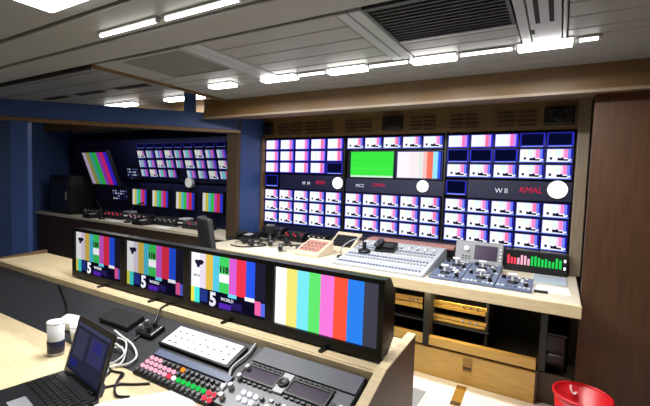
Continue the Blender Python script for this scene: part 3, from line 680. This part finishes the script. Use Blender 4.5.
# four monitors on the ledge
MW, MH = .488, .283
house = MB().prism([(.0, .004), (.05, .004), (.105, .05), (.105, .22), (.05, MH-.004), (.0, MH-.004)], 'x', -MW/2+.004, MW/2-.004).mesh('housing', M['bezel'])
bez = MB().frame(MW, MH, .022, -.014, .004, bb=.036, bt=.017).mesh('bezel', M['bezel'])
foot = MB().box(-.10, .10, -.005, .10, -.010, .006).mesh('foot', M['black'])
clip = MB().box(-.006, .006, -.05, -.012, -.010, -.001).mesh('clip', M['black'])
def card5(wash):
    k = lambda c: tuple(int(x*(1-wash*.25)) for x in c)
    it = [(0,0,1,1,(14,12,34))]
    for a, b, c in ((0,.125,(250,250,252)), (.125,.21,(226,214,232)), (.21,.31,(222,186,78)), (.31,.40,(84,196,222)), (.40,.53,(66,206,98)), (.53,.625,(214,92,208)), (.625,.745,(232,52,78)), (.745,.855,(40,84,232)), (.855,1,(32,28,48))):
        it.append((a,.30,b,1,k(c)))
    it += [(0,0,.05,.30,k((230,226,80))), (.05,0,.125,.30,k((70,226,220))), (.13,.04,.24,.28,(34,52,130)),
           (.40,.50,.53,.66,(246,246,250)), (.52,.24,.63,.31,(110,214,236)), (.40,0,.56,.10,(86,40,176)), (.56,.03,.70,.16,(40,28,90)),
           (.735,.255,.855,.325,(248,244,250)), (.86,.04,.93,.295,k((238,96,160))), (.93,.04,.985,.275,k((84,104,226)))]
    # dark cap-shaped mark on the white bar, small print below it
    it += [([(.05,.84),(.15,.86),(.185,.83),(.165,.77),(.12,.75),(.10,.72),(.06,.78)], (22,24,36)), ([(.07,.80),(.14,.80),(.12,.70),(.085,.70)], (30,32,60))]
    return it
PX = [-2.19, -1.70, -1.213, -.727]
lbs = ['leftmost of four black monitors on the ledge, showing a test card', 'second monitor from the left on the ledge, showing a test card', 'third monitor from the left on the ledge, test card with a large 5', 'rightmost monitor on the ledge, showing plain full-height colour bars']
five = text_mesh('5', .084, 'whitetext', bold=.003); small = text_mesh('WORLD', .020, 'whitetext', shear=.1); num = text_mesh('110', .036, 'darktext', bold=.002); logo = text_mesh('HDTV', .016, 'darktext')
for i, x in enumerate(PX):
    m_ = thing('console_monitor', lbs[i], 'monitor', (x, 1.25, .785), group='monitors on the console ledge')
    part('housing', house, None, m_); part('bezel', bez, None, m_); part('foot', foot, None, m_); part('clip', clip, None, m_, loc=(.02 if i else .08, 0, 0))
    sw, sh = MW-.044, MH-.053
    if i < 3:
        sc = part('screen', picture('screen', sw, sh, card5(0 if i == 2 else .4), 'screen' if i == 2 else 'screendim'), None, m_, loc=(0, -.002, .036))
        part('lettering', five, None, sc, 'white figure 5', loc=(-.22*sw, -.006, .02*sh), rot=UP)
        part('lettering', small, None, sc, loc=(-.065*sw, -.006, .16*sh), rot=UP)
        part('lettering', num, None, sc, 'dark figures on the green bar', loc=(-.09*sw, -.006, .70*sh), rot=UP)
        if i == 2: part('lettering', logo, None, sc, loc=(-.455*sw, -.006, .52*sh), rot=UP)
    else:
        it = [(0,0,1,1,(14,12,20))]
        for a, b, c in zip((0,.12,.235,.355,.47,.60,.725,.87), (.12,.235,.355,.47,.60,.725,.87,1), ((248,248,248), (238,228,120), (120,228,240), (96,228,110), (240,120,216), (246,84,60), (44,126,232), (62,62,76))): it.append((a,.0,b,1,c))
        part('screen', picture('screen', sw, sh, it), None, m_, loc=(0, -.002, .036))
# equipment in the sloped bed: a local frame, x along the console, y up the slope
def bedthing(name, label, cat, x, y, grp=None, lift=0):
    return thing(name, label, cat, (x, y, .645+(y-.905)*.345+.001+lift), (SL, 0, 0), grp)
# script sheet lying on a black rest
t = bedthing('script_board', 'white printed sheet clipped to a tilted rest above the lit keys', 'paper', -1.192, 1.045, lift=.001)
part('rest', MB().box(-.195, .195, -.004, .112, 0, .012), 'black', t, bev=.002)
part('sheet', MB().box(-.183, .18, .004, .108, .012, .014), 'paper', t)
mb = MB()
for r in range(3):
    for k in range(9):
        if rng.random() < .75: mb.box(-.16+k*.038, -.16+k*.038+rng.uniform(.008, .018), .018+r*.03, .024+r*.03, .014, .0143)
part('print', mb, 'darktext', t, stuff=True)
t = bedthing('switcher_panel', 'black switcher panel with rows of red, green and white lit keys', 'control panel', -1.12, .895)
part('case', MB().box(-.222, .184, 0, .13, -.001, .011), 'black', t, bev=.004)
part('top_plate', MB().box(-.218, .180, .005, .092, .011, .013), 'satin', t)
part('rear_strip', MB().box(-.218, .180, .098, .128, .011, .018), 'bluegrey', t, bev=.002)
big = {k: MB().cbox(-.0068, .0068, -.0068, .0068, 0, .010, .002).mesh('key', M[k]) for k in ('led_red', 'led_green', 'led_white', 'led_pink', 'led_orange', 'key')}
for r in range(4):
    for k in range(16):
        if r == 3: c = 'led_pink' if k < 3 else 'led_orange' if k == 7 else 'led_white' if k == 15 else 'key'
        elif r == 2: c = 'led_pink' if k < 7 else 'key'
        elif r == 1: c = ('led_pink' if k < 6 else 'led_red') if k < 7 else ('led_white' if k == 7 else 'led_green' if k < 14 else 'led_red')
        else: c = 'led_red' if k >= 14 else 'key'
        part('key', big[c], None, t, loc=(-.205+k*.0252, .016+r*.0215, .013))
t = bedthing('effects_panel', 'grey control panel with two dark purple displays and a round dial', 'control panel', -.731, .93)
part('case', MB().box(-.205, .225, -.022, .262, -.001, .010), 'satin', t, bev=.004)
part('rear_strip', MB().box(-.202, .22,   .182, .258, .010, .016), 'midgrey', t, bev=.002)
part('face_plate', MB().box(-.202, .22, -.018, .178, .010, .012), 'midgrey', t, bev=.001)
for x, w in ((-.122, .144), (.076, .144)):
    dd = part('display', MB().box(x-w/2, x+w/2, .105, .155, .012, .017), 'purple', t, bev=.001)
    part('display_frame', MB().box(x-w/2-.006, x+w/2+.006, .155, .161, .012, .020).box(x-w/2-.006, x+w/2+.006, .099, .105, .012, .020).box(x-w/2-.006, x-w/2, .105, .155, .012, .020).box(x+w/2, x+w/2+.006, .105, .155, .012, .020), 'black', dd)
    for k in range(7):
        part('key', KEY['black'], None, t, loc=(x-w/2+.012+k*.022, .169, .012)); part('key', KEY['black'], None, t, loc=(x-w/2+.012+k*.022, .090, .012))
dl = part('dial_plate', MB().box(-.043, -.003, .09, .174, .012, .020), 'lgrey', t, bev=.002)
part('dial', MB().lathe([(0, .004), (.012, .004), (.016, .008), (.019, .007), (.021, 0)], (-.023, .132, .020)), 'black', dl)
for k in range(8): part('key', big[('led_white', 'led_white', 'led_white', 'key')[k % 4]], None, t, loc=(-.13+.026*(k % 4), .025+.026*(k//4), .012))
for k in range(20): part('key', KEY[('key', 'white', 'black')[rng.randrange(3)]], None, t, loc=(-.02+.026*(k % 5), -.008+.022*(k//5), .012))
for k in range(6): part('knob', MB().cyl((0, 0, 0), (0, 0, .018), .010, .008), 'white' if k % 2 else 'black', t, loc=(.178+.028*(k % 2), .012+.05*(k//2), .012))
for k in range(4): part('knob', MB().cyl((0, 0, 0), (0, 0, .02), .011, .009), 'lgrey', t, loc=(-.185+.0*(k), .005+.045*k, .012))
tag(part('cable', MB().tube([(-.985, 1.176, .748), (-.975, 1.12, .73), (-.985, 1.05, .705), (-.955, 1.0, .692), (-.94, .95, .676), (-.95, .91, .664)], .005), 'lgrey', None), 'grey lead curling between the switcher and the effects panel', 'cable')
# small boxes on the bed at left
t = bedthing('joystick_box', 'small grey box with knobs at the left end of the lit keys', 'control panel', -1.50, 1.05)
part('case', MB().box(-.055, .055, 0, .075, -.002, .022), 'satin', t, bev=.006)
for k in range(4): part('knob', MB().cyl((0, 0, 0), (0, 0, .02), .010, .008), 'black' if k % 2 else 'grey', t, loc=(-.03+.05*(k % 2), .022+.032*(k//2), .022))
t = bedthing('black_box', 'low black box with cooling slots on the bed behind the laptop', 'box', -1.72, 1.05)
part('case', MB().box(-.11, .11, 0, .09, -.002, .022), 'groove', t, bev=.004)
for k in range(6): part('slot', MB().box(-.09+k*.033, -.07+k*.033, .02, .07, .022, .0222), 'groove', t)
# cables
for pts, r, m_, lb in (
    ([(-1.66, 1.02, .70), (-1.58, 1.0, .70), (-1.48, .985, .692), (-1.40, .95, .675), (-1.40, .91, .66), (-1.45, .89, .652)], .004, 'white', 'white cable running from the laptop towards the lit keys'),
    ([(-1.62, .96, .685), (-1.52, .95, .69), (-1.45, .93, .68), (-1.47, .88, .652), (-1.55, .88, .652), (-1.58, .93, .668), (-1.5, .955, .686)], .0035, 'white', 'white cable curled in a loop on the desk'),
    ([(-1.60, .90, .652), (-1.53, .85, .65), (-1.45, .86, .65), (-1.40, .82, .65), (-1.44, .78, .65)], .004, 'lgrey', 'grey lead lying beside the white loop'),
    ([(-1.50, .89, .65), (-1.42, .86, .65), (-1.36, .87, .65), (-1.32, .82, .65), (-1.27, .84, .65), (-1.22, .88, .65)], .004, 'black', 'thin black lead crossing the pale desk'),
    ([(-1.42, .86, .65), (-1.38, .80, .65), (-1.33, .78, .65), (-1.28, .74, .65)], .004, 'black', 'thin black lead heading from the loop towards the paper'),
    ([(-1.64, .99, .688), (-1.54, .99, .692), (-1.47, .95, .682), (-1.43, .90, .656), (-1.47, .84, .65), (-1.52, .80, .65)], .0035, 'white', 'thin white cable bending round the outside of the loop'),
    ([(-1.56, .86, .65), (-1.49, .82, .65), (-1.46, .86, .65), (-1.51, .90, .652), (-1.56, .87, .65)], .0035, 'lgrey', 'small grey ring of cable beside the laptop lid'),
    ([(-1.36, .86, .65), (-1.30, .80, .65), (-1.24, .77, .65), (-1.20, .79, .65)], .004, 'black', 'thin black lead ending at the large white sheet'),
    ([(-1.30, .82, .65), (-1.33, .76, .65), (-1.29, .71, .65), (-1.24, .69, .65)], .004, 'black', 'thin black lead curling beside the laptop keyboard'),
    ([(-2.45, 1.17, .742), (-2.30, 1.12, .724), (-2.1, 1.04, .70), (-2.0, .96, .672), (-1.98, .90, .652)], .006, 'black', 'black cable dropping from the ledge at the far left'),
    ([(-1.57, 1.235, .782), (-1.56, 1.175, .772), (-1.53, 1.12, .727), (-1.52, 1.02, .69)], .005, 'black', 'black monitor cable dropping over the ledge')):
    tag(part('cable', MB().tube(pts, r), m_, None), lb, 'cable')
tag(part('paper_sheet', MB().prism([(-1.26, .70), (-1.10, .925), (-1.02, .895), (-.92, .86), (-1.0, .60), (-1.15, .56)], 'z', .6455, .6475), 'paper', None), 'large white sheet on the desk in front of the lit keys', 'paper')
# laptop
hl, hr = Vector((-1.54, .745, .66)), Vector((-1.250, .705, .66))
ax = (hr-hl); LW = ax.length; rz = math.atan2(ax.y, ax.x)
t = thing('laptop', 'open black laptop on the left of the near desk', 'laptop', ((hl.x+hr.x)/2, (hl.y+hr.y)/2, .646), (0, 0, rz))
part('base', MB().cbox(-LW/2, LW/2, -.205, .012, 0, .018, .005), 'satin', t)
kt = MB().cbox(-.0085, .0085, -.0075, .0075, 0, .003, .001).mesh('key', M['black'])
kb = part('keyboard', MB().box(-LW/2+.015, LW/2-.015, -.115, -.018, .018, .0188), 'black', t)
for r in range(5):
    for k in range(13): part('key', kt, None, kb, loc=(-LW/2+.026+k*.0203+.003*(r % 2), -.105+r*.0193, .0188))
part('touchpad', MB().box(-.04, .04, -.19, -.14, .018, .0186), 'grey', t)
lid = part('lid', MB().cbox(-LW/2, LW/2, 0, .205, -.008, 0, .003), 'satin', t, loc=(0, .004, .016), rot=(math.pi/2-.28, 0, 0))
part('screen', picture('screen', LW-.03, .165, [(0,0,1,1,(46,46,66)), (.0,.93,1,1,(70,74,100)), (.06,.3,.4,.86,(62,62,86)), (.5,.35,.93,.86,(58,58,98)), (.6,.6,.85,.8,(50,50,120)), (.06,.1,.28,.24,(36,40,110)), (0,0,1,.05,(30,34,60))], 'screendim'), None, lid, loc=(0, .02, .0008), rot=(-math.pi/2, 0, 0))
for s2 in (-.1, .1): part('hinge', MB().cyl((s2-.015, .004, .018), (s2+.015, .004, .018), .006), 'black', t)
# tumbler and oddments behind the laptop
t = thing('plastic_tumbler', 'pale cup with a navy lower half left of the laptop', 'cup', (-1.742, .82, .645))
part('cup', MB().lathe([(0, 0), (.026, 0), (.029, .006), (.031, .135), (.028, .135), (.026, .01), (0, .01)]), 'lgrey', t); part('band', MB().lathe([(.0295, .012), (.0305, .014), (.0318, .06), (.0305, .062)]), 'navy', t, 'navy band'); part('rim', MB().lathe([(.031, .132), (.033, .135), (.031, .139), (.028, .135)]), 'white', t)
t = thing('power_adapter', 'white power adapter behind the pale cup', 'adapter', (-1.93, .98, .674), (SL, 0, .2))
part('case', MB().cbox(-.055, .055, -.035, .035, 0, .04, .008), 'white', t); part('lead', MB().tube([(.05, 0, .02), (.09, .0, .02), (.12, -.02, .012), (.14, -.03, .006)], .004), 'white', t)
t = thing('paper_cup', 'small white cup between the pale cup and the laptop', 'cup', (-1.78, .925, .654))
part('cup', MB().lathe([(0, 0), (.022, 0), (.030, .07), (.028, .07), (.020, .004), (0, .004)]), 'white', t); part('rim', MB().lathe([(.03, .068), (.032, .070), (.030, .073), (.028, .07)]), 'white', t)
